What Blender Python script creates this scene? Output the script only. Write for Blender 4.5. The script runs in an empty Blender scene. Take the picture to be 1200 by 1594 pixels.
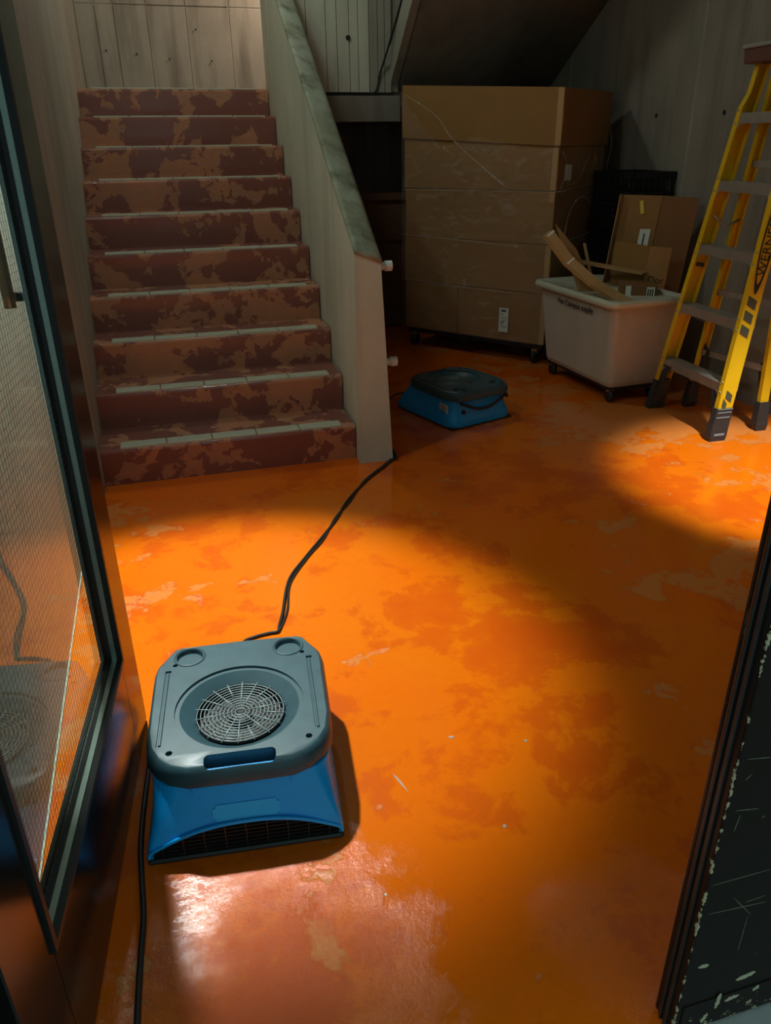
import bpy, bmesh, math, random
from mathutils import Vector, Matrix
random.seed(7)
sc = bpy.context.scene
C = sc.collection
R = math.radians

# ------------------------------------------------------------------ camera
CAM_H, YAW, PITCH, ROLL, FPX = 1.37, R(15.7), R(25.68), R(0.73), 1197.0
cam_d = bpy.data.cameras.new('camera')
cam = bpy.data.objects.new('camera', cam_d); C.objects.link(cam)
fw = Vector((math.sin(YAW) * math.cos(PITCH), math.cos(YAW) * math.cos(PITCH), -math.sin(PITCH)))
rt = Vector((math.cos(YAW), -math.sin(YAW), 0))
up = rt.cross(fw)
cx = rt * math.cos(ROLL) - up * math.sin(ROLL)
cy = rt * math.sin(ROLL) + up * math.cos(ROLL)
m = Matrix((cx, cy, -fw)).transposed().to_4x4(); m.translation = (0, 0, CAM_H)
cam.matrix_world = m
cam_d.sensor_fit = 'VERTICAL'; cam_d.sensor_height = 36.0; cam_d.lens = FPX / 1594 * 36
cam_d.clip_start = 0.02
sc.camera = cam

# ------------------------------------------------------------------ world and lights
w = bpy.data.worlds.new('world'); sc.world = w; w.use_nodes = True
bg = w.node_tree.nodes['Background']
bg.inputs[0].default_value = (0.58, 0.92, 0.93, 1); bg.inputs[1].default_value = 0.52
sc.view_settings.view_transform = 'Standard'; sc.view_settings.look = 'None'
sc.view_settings.gamma = 1.0; sc.view_settings.use_curve_mapping = False
sc.view_settings.exposure = 0.0

def spot(name, loc, target, watts, angle, blend, color, radius):
    l = bpy.data.lights.new(name, 'SPOT'); l.energy = watts; l.spot_size = R(angle); l.spot_blend = blend
    l.color = color; l.shadow_soft_size = radius
    o = bpy.data.objects.new(name, l); C.objects.link(o); o.location = loc
    o.rotation_euler = (Vector(target) - Vector(loc)).to_track_quat('-Z', 'Y').to_euler()
    return o
LAMP_A = Vector((-0.285, 2.66, 2.58)); AIM_A = Vector((0.04, 1.98, 0))
LAMP_B = Vector((2.50, 2.00, 2.58)); AIM_B = Vector((2.62, 2.52, 0))
spot('spot_light_entry', LAMP_A, AIM_A, 400, 44, 0.55, (0.92, 1.0, 0.94), 0.05)
spot('spot_light_side', LAMP_B, AIM_B, 430, 38, 0.6, (0.95, 1.0, 0.94), 0.05)
def bulb(name, loc, watts, color, radius):
    l = bpy.data.lights.new(name, 'POINT'); l.energy = watts; l.color = color; l.shadow_soft_size = radius
    o = bpy.data.objects.new(name, l); C.objects.link(o); o.location = loc; return o
bulb('entry_lamp_spill', LAMP_A, 23, (0.82, 1.0, 0.88), 0.05)      # stray light of the same two lamps outside their beams
bulb('side_lamp_spill', LAMP_B, 5, (0.82, 1.0, 0.88), 0.05)
bulb('stairwell_fill', (0.30, 4.75, 3.32), 27, (0.86, 1.0, 0.88), 0.10)  # unseen fill light added to brighten the stairs
pl = bpy.data.lights.new('upper_landing_lamp', 'POINT'); pl.energy = 24; pl.color = (1.0, 0.76, 0.58); pl.shadow_soft_size = 0.12
po = bpy.data.objects.new('upper_landing_lamp', pl); C.objects.link(po); po.location = (1.30, 6.55, 2.78)

# ------------------------------------------------------------------ materials
def nm(name):
    mt = bpy.data.materials.new(name); mt.use_nodes = True
    nt = mt.node_tree; b = nt.nodes['Principled BSDF']
    return mt, nt, b
def N(nt, typ, **kw):
    n = nt.nodes.new(typ)
    for k, v in kw.items():
        if k.startswith('i_'):
            n.inputs[k[2:].replace('_', ' ')].default_value = v
        else: setattr(n, k, v)
    return n
def ramp(nt, src, stops, interp='LINEAR'):
    r = N(nt, 'ShaderNodeValToRGB'); r.color_ramp.interpolation = interp
    e = r.color_ramp.elements
    while len(e) < len(stops): e.new(0.5)
    for el, (p, c) in zip(e, stops):
        el.position = p; el.color = c if len(c) == 4 else (*c, 1)
    nt.links.new(src, r.inputs[0]); return r.outputs[0]
def noise(nt, scale, detail=4, rough=0.55, stretch=(1, 1, 1), off=(0, 0, 0), dist=0.0):
    tc = N(nt, 'ShaderNodeTexCoord'); mp = N(nt, 'ShaderNodeMapping')
    mp.inputs['Scale'].default_value = stretch; mp.inputs['Location'].default_value = off
    nt.links.new(tc.outputs['Object'], mp.inputs[0])
    n = N(nt, 'ShaderNodeTexNoise'); n.inputs['Scale'].default_value = scale
    n.inputs['Detail'].default_value = detail; n.inputs['Roughness'].default_value = rough
    n.inputs['Distortion'].default_value = dist
    nt.links.new(mp.outputs[0], n.inputs['Vector']); return n.outputs[0]
def mix(nt, fac, a, b):
    x = N(nt, 'ShaderNodeMix', data_type='RGBA')
    for s, v in ((0, fac), (6, a), (7, b)):
        if hasattr(v, 'links'): nt.links.new(v, x.inputs[s])
        else: x.inputs[s].default_value = v if s == 0 else (*v, 1)
    return x.outputs[2]
def math_(nt, op, a, b=None, c=None):
    x = N(nt, 'ShaderNodeMath', operation=op)
    for s, v in enumerate((a, b, c)):
        if v is None: continue
        if hasattr(v, 'links'): nt.links.new(v, x.inputs[s])
        else: x.inputs[s].default_value = v
    return x.outputs[0]
def bump(nt, b, h, strength, dist=0.01):
    n = N(nt, 'ShaderNodeBump'); n.inputs['Strength'].default_value = strength; n.inputs['Distance'].default_value = dist
    nt.links.new(h, n.inputs['Height']); nt.links.new(n.outputs[0], b.inputs['Normal'])

def simple(name, col, rough=0.5, metal=0.0, var=0.12, scale=30, coat=0.0, bumps=0.0, spec=0.5):
    mt, nt, b = nm(name)
    n = noise(nt, scale, 4)
    c = mix(nt, n, tuple(x * (1 - var) for x in col), tuple(min(1, x * (1 + var)) for x in col))
    nt.links.new(c, b.inputs['Base Color'])
    b.inputs['Roughness'].default_value = rough; b.inputs['Metallic'].default_value = metal
    b.inputs['Coat Weight'].default_value = coat; b.inputs['Specular IOR Level'].default_value = spec
    if bumps: bump(nt, b, n, bumps, 0.004)
    return mt

def concrete(name, c1, c2, stain, vscale=(1, 1, 1), rough=0.8, streak=0.6):
    mt, nt, b = nm(name)
    a = noise(nt, 2.2, 6, 0.6, vscale)
    s = noise(nt, 9.0, 5, 0.6, (1, 1, 0.10), (3, 1, 2))
    f = noise(nt, 60, 3)
    c = mix(nt, ramp(nt, a, [(0.3, (0, 0, 0)), (0.7, (1, 1, 1))]), c1, c2)
    st = ramp(nt, s, [(0.48, (0, 0, 0)), (0.72, (streak,) * 3)])
    c = mix(nt, st, c, stain)
    c = mix(nt, math_(nt, 'MULTIPLY', f, 0.25), c, tuple(x * 0.6 for x in c1))
    nt.links.new(c, b.inputs['Base Color']); b.inputs['Roughness'].default_value = rough
    bump(nt, b, math_(nt, 'ADD', s, math_(nt, 'MULTIPLY', f, 0.4)), 0.35, 0.006)
    return mt

def floor_mat():
    mt, nt, b = nm('orange_floor_paint')
    tc = N(nt, 'ShaderNodeTexCoord')
    big = noise(nt, 1.7, 8, 0.62, dist=0.3)
    mid = noise(nt, 5.0, 10, 0.68, (1, 1, 1), (4, 2, 0), 0.4)
    fine = noise(nt, 38, 5, 0.6, (1, 1, 1), (1, 5, 0))
    base = mix(nt, ramp(nt, noise(nt, 0.9, 4, 0.5, (1, 1, 1), (7, 3, 0)), [(0.35, (0, 0, 0)), (0.65, (1, 1, 1))]), (0.82, 0.140, 0.002), (0.80, 0.180, 0.003))
    # redder worn undercoat, with shaped patches
    comb = math_(nt, 'ADD', math_(nt, 'MULTIPLY', big, 0.55), math_(nt, 'MULTIPLY', mid, 0.45))
    worn = ramp(nt, comb, [(0.505, (0, 0, 0)), (0.535, (0.75,) * 3), (0.60, (1, 1, 1))])
    c = mix(nt, worn, base, (0.68, 0.098, 0.003))
    # peeled-off islands: paler, duller
    peel_n = math_(nt, 'ADD', math_(nt, 'MULTIPLY', noise(nt, 2.3, 10, 0.66, (1, 1, 1), (9, 4, 1), 0.2), 0.6), math_(nt, 'MULTIPLY', mid, 0.4))
    # more peeling along the right wall, along the left wall and at the doorway, as trodden there
    sep = N(nt, 'ShaderNodeSeparateXYZ'); nt.links.new(tc.outputs['Object'], sep.inputs[0])
    gx = N(nt, 'ShaderNodeMapRange'); gx.inputs['From Min'].default_value = 1.3; gx.inputs['From Max'].default_value = 2.3
    gx.inputs['To Min'].default_value = 0.0; gx.inputs['To Max'].default_value = 0.115; nt.links.new(sep.outputs[0], gx.inputs[0])
    gl = N(nt, 'ShaderNodeMapRange'); gl.inputs['From Min'].default_value = 0.1; gl.inputs['From Max'].default_value = -0.3
    gl.inputs['To Min'].default_value = 0.0; gl.inputs['To Max'].default_value = 0.075; nt.links.new(sep.outputs[0], gl.inputs[0])
    rag = noise(nt, 6, 8, 0.65, (1, 1, 1), (6, 6, 1))
    def blob(x, y, r0, r1, v):
        d = N(nt, 'ShaderNodeVectorMath', operation='DISTANCE'); d.inputs[1].default_value = (x, y, 0)
        nt.links.new(tc.outputs['Object'], d.inputs[0])
        r = N(nt, 'ShaderNodeMapRange'); r.inputs['From Min'].default_value = r1; r.inputs['From Max'].default_value = r0
        r.inputs['To Max'].default_value = v; nt.links.new(math_(nt, 'ADD', d.outputs['Value'], math_(nt, 'MULTIPLY', math_(nt, 'SUBTRACT', rag, 0.5), 0.55)), r.inputs[0]); return r.outputs[0]
    door_wear = blob(0.08, 0.93, 0.10, 0.32, 0.13)
    jamb_wear = blob(0.70, 0.83, 0.02, 0.22, 0.08)
    pk = math_(nt, 'ADD', math_(nt, 'ADD', peel_n, gx.outputs[0]), math_(nt, 'ADD', gl.outputs[0], math_(nt, 'MULTIPLY', math_(nt, 'ADD', door_wear, jamb_wear), 0.15)))
    peel = ramp(nt, pk, [(0.595, (0, 0, 0)), (0.607, (1, 1, 1))])
    c = mix(nt, math_(nt, 'MULTIPLY', peel, 0.8), c, (0.70, 0.24, 0.055))
    # small pale scuffs
    sc_ = ramp(nt, noise(nt, 17, 12, 0.75, (1, 1, 1), (2, 8, 0)), [(0.70, (0, 0, 0)), (0.735, (1, 1, 1))])
    c = mix(nt, math_(nt, 'MULTIPLY', sc_, 0.55), c, (0.75, 0.42, 0.25))
    c = mix(nt, math_(nt, 'MULTIPLY', fine, 0.22), c, (0.45, 0.08, 0.005))
    rubbed = ramp(nt, math_(nt, 'ADD', math_(nt, 'MULTIPLY', noise(nt, 9, 10, 0.72, (1, 1, 1), (3, 7, 2)), 0.8), math_(nt, 'MULTIPLY', math_(nt, 'ADD', door_wear, jamb_wear), 1.6)), [(0.52, (0, 0, 0)), (0.60, (1, 1, 1))])
    c = mix(nt, math_(nt, 'MULTIPLY', rubbed, 0.6), c, (0.62, 0.088, 0.010))
    nt.links.new(c, b.inputs['Base Color'])
    ro = math_(nt, 'ADD', 0.09, math_(nt, 'MULTIPLY', fine, 0.12))
    ro = math_(nt, 'ADD', ro, math_(nt, 'MULTIPLY', worn, 0.05))
    ro = math_(nt, 'SUBTRACT', ro, math_(nt, 'MULTIPLY', peel, 0.04))
    ro = math_(nt, 'ADD', ro, math_(nt, 'MULTIPLY', door_wear, 0.8))
    nt.links.new(ro, b.inputs['Roughness'])
    b.inputs['Specular IOR Level'].default_value = 0.5
    wave = noise(nt, 5, 3, 0.5, (1, 1, 1), (5, 5, 5))
    h = math_(nt, 'ADD', math_(nt, 'MULTIPLY', wave, 0.25), math_(nt, 'MULTIPLY', peel, -0.25))
    rg = math_(nt, 'MULTIPLY', noise(nt, 75, 6, 0.7, (1, 1, 1), (8, 1, 0)), math_(nt, 'ADD', math_(nt, 'MULTIPLY', math_(nt, 'ADD', door_wear, jamb_wear), 11.0), 0.010))
    h = math_(nt, 'ADD', h, rg)
    bump(nt, b, h, 0.5, 0.006)
    return mt

def stair_mat():
    mt, nt, b = nm('maroon_stair_paint')
    n1 = noise(nt, 4.2, 8, 0.6, (1, 1, 1), (2, 1, 0), 0.5)
    n2 = noise(nt, 11, 6, 0.6, (1, 1, 1), (6, 2, 1), 0.3)
    k = math_(nt, 'ADD', math_(nt, 'MULTIPLY', n1, 0.7), math_(nt, 'MULTIPLY', n2, 0.3))
    peel = ramp(nt, k, [(0.515, (0, 0, 0)), (0.525, (1, 1, 1))])
    pc = mix(nt, ramp(nt, n2, [(0.35, (0, 0, 0)), (0.7, (1, 1, 1))]), (0.60, 0.235, 0.115), (0.44, 0.22, 0.13))
    c = mix(nt, peel, (0.27, 0.098, 0.076), pc)
    c = mix(nt, math_(nt, 'MULTIPLY', noise(nt, 45, 4), 0.35), c, (0.10, 0.035, 0.022))
    nt.links.new(c, b.inputs['Base Color'])
    nt.links.new(math_(nt, 'ADD', 0.24, math_(nt, 'MULTIPLY', peel, 0.16)), b.inputs['Roughness'])
    bump(nt, b, math_(nt, 'ADD', math_(nt, 'MULTIPLY', peel, -0.5), math_(nt, 'MULTIPLY', n2, 0.5)), 0.45, 0.004)
    return mt

def chipped_mat(name, base, chip, edge_u=None, rough=0.28):
    mt, nt, b = nm(name)
    tc = N(nt, 'ShaderNodeTexCoord')
    n1 = noise(nt, 42, 8, 0.7)
    fac = ramp(nt, n1, [(0.715, (0, 0, 0)), (0.735, (1, 1, 1))])
    if edge_u is not None:
        sep = N(nt, 'ShaderNodeSeparateXYZ'); nt.links.new(tc.outputs['Object'], sep.inputs[0])
        e = math_(nt, 'MAXIMUM', math_(nt, 'ABSOLUTE', math_(nt, 'SUBTRACT', sep.outputs[0], edge_u)), math_(nt, 'ABSOLUTE', math_(nt, 'SUBTRACT', sep.outputs[1], 0.628)))
        mr = N(nt, 'ShaderNodeMapRange'); mr.inputs['From Min'].default_value = 0.007; mr.inputs['From Max'].default_value = 0.0
        mr.inputs['To Max'].default_value = 0.22; nt.links.new(e, mr.inputs[0])
        mz = N(nt, 'ShaderNodeMapRange'); mz.inputs['From Min'].default_value = 0.10; mz.inputs['From Max'].default_value = 0.0
        mz.inputs['To Max'].default_value = 0.14; nt.links.new(sep.outputs[2], mz.inputs[0])
        fac = ramp(nt, math_(nt, 'ADD', n1, math_(nt, 'ADD', mr.outputs[0], mz.outputs[0])), [(0.70, (0, 0, 0)), (0.72, (1, 1, 1))])
    scr = ramp(nt, noise(nt, 7, 3, 0.5, (9, 9, 0.5), (3, 3, 3), 2.5), [(0.735, (0, 0, 0)), (0.75, (0.45,) * 3)])
    c = mix(nt, fac, base, chip)
    c = mix(nt, scr, c, chip)
    nt.links.new(c, b.inputs['Base Color'])
    nt.links.new(math_(nt, 'ADD', rough, math_(nt, 'MULTIPLY', fac, 0.4)), b.inputs['Roughness'])
    bump(nt, b, n1, 0.12, 0.003)
    b.inputs['Specular IOR Level'].default_value = 0.12 if edge_u is not None else 0.3
    return mt

def cardboard(name, col):
    mt, nt, b = nm(name)
    fl = noise(nt, 30, 3, 0.5, (1, 1, 0.06)); bl = noise(nt, 2.5, 5, 0.6)
    c = mix(nt, bl, tuple(x * 0.82 for x in col), tuple(min(1, x * 1.12) for x in col))
    c = mix(nt, math_(nt, 'MULTIPLY', fl, 0.22), c, tuple(x * 0.7 for x in col))
    nt.links.new(c, b.inputs['Base Color']); b.inputs['Roughness'].default_value = 0.72
    bump(nt, b, fl, 0.1, 0.002)
    return mt

def film_mat(name, alpha, rough=0.22):
    mt, nt, b = nm(name)
    b.inputs['Base Color'].default_value = (0.85, 0.87, 0.85, 1); b.inputs['Roughness'].default_value = rough
    n = noise(nt, 7, 8, 0.7, (1, 1, 2.2), (1, 2, 3), 1.2)
    al = ramp(nt, n, [(0.35, (alpha * 0.5,) * 3), (0.55, (alpha,) * 3), (0.72, (min(1, alpha * 3.5),) * 3)])
    nt.links.new(al, b.inputs['Alpha']); bump(nt, b, n, 0.5, 0.01)
    return mt

def glass_mat():
    mt, nt, b = nm('wire_glass')
    b.inputs['Base Color'].default_value = (0.82, 0.95, 0.90, 1); b.inputs['Roughness'].default_value = 0.0
    b.inputs['Transmission Weight'].default_value = 1.0; b.inputs['IOR'].default_value = 1.5
    # a thin pane: straight-through transmission plus a mirror reflection
    out = nt.nodes['Material Output']
    tr = N(nt, 'ShaderNodeBsdfTransparent'); tr.inputs[0].default_value = (0.80, 0.93, 0.88, 1)
    gl = N(nt, 'ShaderNodeBsdfGlossy'); gl.inputs['Roughness'].default_value = 0.015
    fr = N(nt, 'ShaderNodeFresnel'); fr.inputs['IOR'].default_value = 1.55
    ms = N(nt, 'ShaderNodeMixShader')
    nt.links.new(fr.outputs[0], ms.inputs[0]); nt.links.new(tr.outputs[0], ms.inputs[1]); nt.links.new(gl.outputs[0], ms.inputs[2])
    nt.links.new(ms.outputs[0], out.inputs[0]); nt.nodes.remove(b)
    return mt

M = {
 'floor': floor_mat(), 'stair': stair_mat(),
 'tile': simple('pale_nosing_tile', (0.46, 0.47, 0.37), 0.42, var=0.2, scale=14),
 'conc': concrete('grey_concrete', (0.30, 0.28, 0.23), (0.40, 0.37, 0.30), (0.20, 0.17, 0.13)),
 'conc_warm': concrete('board_marked_concrete', (0.36, 0.32, 0.26), (0.46, 0.41, 0.34), (0.16, 0.13, 0.10), streak=0.8),
 'conc_dark': concrete('stained_concrete', (0.22, 0.20, 0.165), (0.31, 0.27, 0.22), (0.13, 0.10, 0.08)),
 'conc_light': concrete('smooth_parapet_concrete', (0.52, 0.52, 0.42), (0.64, 0.64, 0.52), (0.34, 0.32, 0.22), streak=0.5),
 'conc_bay_lit': concrete('lamplit_bay_concrete', (0.60, 0.66, 0.57), (0.72, 0.76, 0.66), (0.48, 0.50, 0.42), streak=0.4),  # wall concrete made paler: lamp light on the bay is put into the colour
 'cap': concrete('mossy_cap_concrete', (0.20, 0.20, 0.12), (0.46, 0.48, 0.38), (0.07, 0.065, 0.03), (2.2, 1.4, 2.2), streak=0.9),
 'outside': simple('grey_paving', (0.36, 0.36, 0.34), 0.8, bumps=0.3),
 'dpaint': chipped_mat('black_door_paint', (0.016, 0.013, 0.012), (0.55, 0.50, 0.34), None, 0.07),
 'dpaint2': chipped_mat('black_chipped_leaf_paint', (0.017, 0.011, 0.008), (0.52, 0.44, 0.27), 0.665, 0.3),
 'alu': simple('greenish_aluminium', (0.42, 0.50, 0.46), 0.32, 0.85, scale=60),
 'gasket': simple('black_rubber', (0.012, 0.014, 0.014), 0.45),
 'glass': glass_mat(), 'wire': simple('steel_wire', (0.10, 0.12, 0.11), 0.4, 0.6),
 'brass': simple('dull_steel_pull', (0.55, 0.52, 0.40), 0.28, 0.9),
 'blue': simple('blue_plastic', (0.002, 0.36, 0.90), 0.35, var=0.06),
 'badge': simple('light_blue_plastic', (0.02, 0.48, 1.0), 0.4, var=0.04),
 'shell': simple('charcoal_plastic', (0.034, 0.082, 0.102), 0.40, var=0.3, scale=22, bumps=0.1),
 'dark': simple('black_plastic', (0.010, 0.011, 0.012), 0.5),
 'grille': simple('grey_wire_guard', (0.26, 0.33, 0.34), 0.4, 0.2),
 'cord': simple('black_cord', (0.018, 0.016, 0.015), 0.45),
 'card': cardboard('brown_cardboard', (0.30, 0.145, 0.036)),
 'card2': cardboard('tan_cardboard', (0.46, 0.26, 0.10)),
 'card3': cardboard('dark_cardboard', (0.23, 0.105, 0.03)),
 'tape': simple('brown_tape', (0.50, 0.30, 0.13), 0.25, var=0.05),
 'paper': simple('white_paper', (0.72, 0.73, 0.68), 0.6, var=0.05),
 'ink': simple('black_ink', (0.02, 0.02, 0.02), 0.6),
 'film': film_mat('stretch_film', 0.065), 'film_edge': film_mat('bunched_film', 0.14, 0.3),
 'bin': concrete('cream_plastic', (0.50, 0.45, 0.37), (0.57, 0.50, 0.43), (0.42, 0.35, 0.28), rough=0.5, streak=0.35),
 'rim': simple('cream_rim', (0.56, 0.55, 0.44), 0.45, var=0.12),
 'steel': simple('galvanised_steel', (0.45, 0.45, 0.43), 0.35, 0.8),
 'yellow': simple('yellow_fibreglass', (0.74, 0.475, 0.006), 0.42, var=0.1, scale=12),
 'ylw_tape': simple('yellow_tape', (0.72, 0.55, 0.03), 0.5),
 'step': simple('scuffed_aluminium', (0.40, 0.37, 0.33), 0.42, 0.55, var=0.25, scale=18),
 'boot': simple('worn_black_rubber', (0.028, 0.030, 0.033), 0.55, var=0.5, scale=40),
 'bootline': simple('grey_moulding', (0.22, 0.27, 0.30), 0.5),
 'decal': simple('dark_olive_decal', (0.07, 0.075, 0.05), 0.5),
 'scratch': simple('pale_scratch', (0.20, 0.18, 0.13), 0.7), 'chip': simple('cream_undercoat', (0.50, 0.46, 0.30), 0.7),
 'red_cap': simple('brown_moulded_top', (0.12, 0.055, 0.04), 0.5),
 'white': simple('white_paint', (0.75, 0.78, 0.74), 0.5),
 'wood': cardboard('dark_wood', (0.16, 0.07, 0.03)),
 'lampcan': simple('white_lamp_can', (0.7, 0.7, 0.68), 0.5),
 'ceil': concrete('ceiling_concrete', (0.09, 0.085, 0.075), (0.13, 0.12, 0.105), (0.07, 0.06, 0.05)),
}
_l, nt_, b_ = nm('lamp_lens'); b_.inputs['Emission Color'].default_value = (1, 0.97, 0.9, 1); b_.inputs['Emission Strength'].default_value = 4; M['lens'] = _l

# ------------------------------------------------------------------ mesh helpers
def obj(name, bm, mat, parent=None, smooth=False):
    me = bpy.data.meshes.new(name); bmesh.ops.recalc_face_normals(bm, faces=bm.faces); bm.to_mesh(me); bm.free()
    if smooth: me.polygons.foreach_set('use_smooth', [True] * len(me.polygons))
    me.materials.append(M[mat] if isinstance(mat, str) else mat)
    o = bpy.data.objects.new(name, me); C.objects.link(o)
    if parent is not None: o.parent = parent
    return o
def tag(o, label=None, cat=None, group=None, kind=None):
    if label: o['label'] = label
    if cat: o['category'] = cat
    if group: o['group'] = group
    if kind: o['kind'] = kind
    return o
def thing(name, label, cat, loc=(0, 0, 0), rz=0.0, group=None):
    o = bpy.data.objects.new(name, None); C.objects.link(o); o.location = loc; o.rotation_euler = (0, 0, rz)
    o.empty_display_size = 0.05
    return tag(o, label, cat, group)
def copy_tree(o, parent=None):
    c = o.copy(); C.objects.link(c); c.parent = parent
    for ch in o.children: copy_tree(ch, c)
    return c
def prism(bm, pts, axis, a, b):
    """extrude polygon pts (2-tuples in the other two axes, in xyz order) along axis from a to b"""
    def mk(p, t):
        q = [None] * 3; k = [i for i in range(3) if i != axis]
        q[axis] = t; q[k[0]], q[k[1]] = p; return bm.verts.new(q)
    A = [mk(p, a) for p in pts]; B = [mk(p, b) for p in pts]
    fs = [bm.faces.new(A), bm.faces.new(B[::-1])]
    for i in range(len(pts)):
        j = (i + 1) % len(pts); fs.append(bm.faces.new((A[j], A[i], B[i], B[j])))
    return fs
def boxm(bm, x0, x1, y0, y1, z0, z1):
    vs = [bm.verts.new((x, y, z)) for z in (z0, z1) for x, y in ((x0, y0), (x1, y0), (x1, y1), (x0, y1))]
    for f in ((3, 2, 1, 0), (4, 5, 6, 7), (0, 1, 5, 4), (1, 2, 6, 5), (2, 3, 7, 6), (3, 0, 4, 7)): bm.faces.new([vs[i] for i in f])
    return vs
def bev(bm, w_, seg=2):
    bmesh.ops.bevel(bm, geom=list(bm.edges), offset=w_, segments=seg, profile=0.6, affect='EDGES', clamp_overlap=True)
def box(name, x0, x1, y0, y1, z0, z1, mat, parent=None, bevel=0.0, seg=2):
    bm = bmesh.new(); boxm(bm, x0, x1, y0, y1, z0, z1)
    if bevel: bev(bm, bevel, seg)
    return obj(name, bm, mat, parent)
def tube_m(bm, pts, r, seg=8, closed=False, caps=True):
    pts = [Vector(p) for p in pts]; n = len(pts); rings = []; prev = None
    for i, p in enumerate(pts):
        if closed: t = (pts[(i + 1) % n] - pts[i - 1])
        else: t = pts[min(i + 1, n - 1)] - pts[max(i - 1, 0)]
        t.normalize()
        ref = prev if prev is not None else (Vector((0, 0, 1)) if abs(t.z) < 0.9 else Vector((1, 0, 0)))
        a = (ref - t * ref.dot(t)); a.normalize(); bb = t.cross(a); prev = a
        rr = r[i] if isinstance(r, (list, tuple)) else r
        rings.append([bm.verts.new(p + (a * math.cos(2 * math.pi * k / seg) + bb * math.sin(2 * math.pi * k / seg)) * rr) for k in range(seg)])
    rng = range(n if closed else n - 1)
    for i in rng:
        A, B = rings[i], rings[(i + 1) % n]
        for k in range(seg): bm.faces.new((A[k], A[(k + 1) % seg], B[(k + 1) % seg], B[k]))
    if caps and not closed: bm.faces.new(rings[0][::-1]); bm.faces.new(rings[-1])
def tube(name, pts, r, mat, parent=None, seg=8, closed=False):
    bm = bmesh.new(); tube_m(bm, pts, r, seg, closed); return obj(name, bm, mat, parent, True)
def spline(pts, n=8):
    pts = [Vector(p) for p in pts]; out = []
    for i in range(len(pts) - 1):
        p0, p1, p2, p3 = pts[max(i - 1, 0)], pts[i], pts[i + 1], pts[min(i + 2, len(pts) - 1)]
        for k in range(n):
            t = k / n
            out.append(0.5 * ((2 * p1) + (p2 - p0) * t + (2 * p0 - 5 * p1 + 4 * p2 - p3) * t * t + (3 * p1 - p0 - 3 * p2 + p3) * t ** 3))
    return out + [pts[-1]]
def cyl_m(bm, c, r, z0, z1, seg=24, r2=None):
    r2 = r if r2 is None else r2
    A = [bm.verts.new((c[0] + r * math.cos(2 * math.pi * k / seg), c[1] + r * math.sin(2 * math.pi * k / seg), z0)) for k in range(seg)]
    B = [bm.verts.new((c[0] + r2 * math.cos(2 * math.pi * k / seg), c[1] + r2 * math.sin(2 * math.pi * k / seg), z1)) for k in range(seg)]
    bm.faces.new(A[::-1]); bm.faces.new(B)
    for k in range(seg): bm.faces.new((A[k], A[(k + 1) % seg], B[(k + 1) % seg], B[k]))
def loft(bm, rings, caps=True):
    R_ = [[bm.verts.new(p) for p in r] for r in rings]; n = len(R_[0])
    for A, B in zip(R_, R_[1:]):
        for k in range(n): bm.faces.new((A[k], A[(k + 1) % n], B[(k + 1) % n], B[k]))
    if caps: bm.faces.new(R_[0][::-1]); bm.faces.new(R_[-1])
def boolean(o, cut_bm):
    """carve cut_bm out of object o (same local frame), bake the result into its mesh"""
    bmesh.ops.recalc_face_normals(cut_bm, faces=cut_bm.faces)
    me = bpy.data.meshes.new('cut'); cut_bm.to_mesh(me); cut_bm.free()
    co = bpy.data.objects.new('cut', me); C.objects.link(co)
    par = o.parent; o.parent = None
    md = o.modifiers.new('b', 'BOOLEAN'); md.object = co; md.operation = 'DIFFERENCE'; md.solver = 'EXACT'
    bpy.context.view_layer.update()
    dg = bpy.context.evaluated_depsgraph_get()
    new = bpy.data.meshes.new_from_object(o.evaluated_get(dg)); old = o.data
    o.modifiers.clear(); o.data = new; new.name = old.name
    bpy.data.objects.remove(co); bpy.data.meshes.remove(me); o.parent = par
def text_obj(name, s, size, mat, parent, mtx, depth=0.0008, align='LEFT'):
    cu = bpy.data.curves.new(name, 'FONT'); cu.body = s; cu.size = size; cu.extrude = depth; cu.align_x = align
    t = bpy.data.objects.new('tmp', cu); C.objects.link(t); bpy.context.view_layer.update()
    me = bpy.data.meshes.new_from_object(t.evaluated_get(bpy.context.evaluated_depsgraph_get()))
    bpy.data.objects.remove(t); me.materials.clear(); me.materials.append(M[mat]); me.transform(mtx)
    o = bpy.data.objects.new(name, me); C.objects.link(o); o.parent = parent
    return o
def frame_mtx(o, x, y):
    x = Vector(x).normalized(); y = Vector(y); y = (y - x * y.dot(x)).normalized(); z = x.cross(y)
    mm = Matrix((x, y, z)).transposed().to_4x4(); mm.translation = o; return mm
def quad_slab(bm, p, thick):
    """slab from a planar quad p (4 points), grown along its normal"""
    p = [Vector(q) for q in p]; n = (p[1] - p[0]).cross(p[3] - p[0]).normalized() * thick
    A = [bm.verts.new(q) for q in p]; B = [bm.verts.new(q + n) for q in p]
    bm.faces.new(A[::-1]); bm.faces.new(B)
    for i in range(4): j = (i + 1) % 4; bm.faces.new((A[i], A[j], B[j], B[i]))

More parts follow.
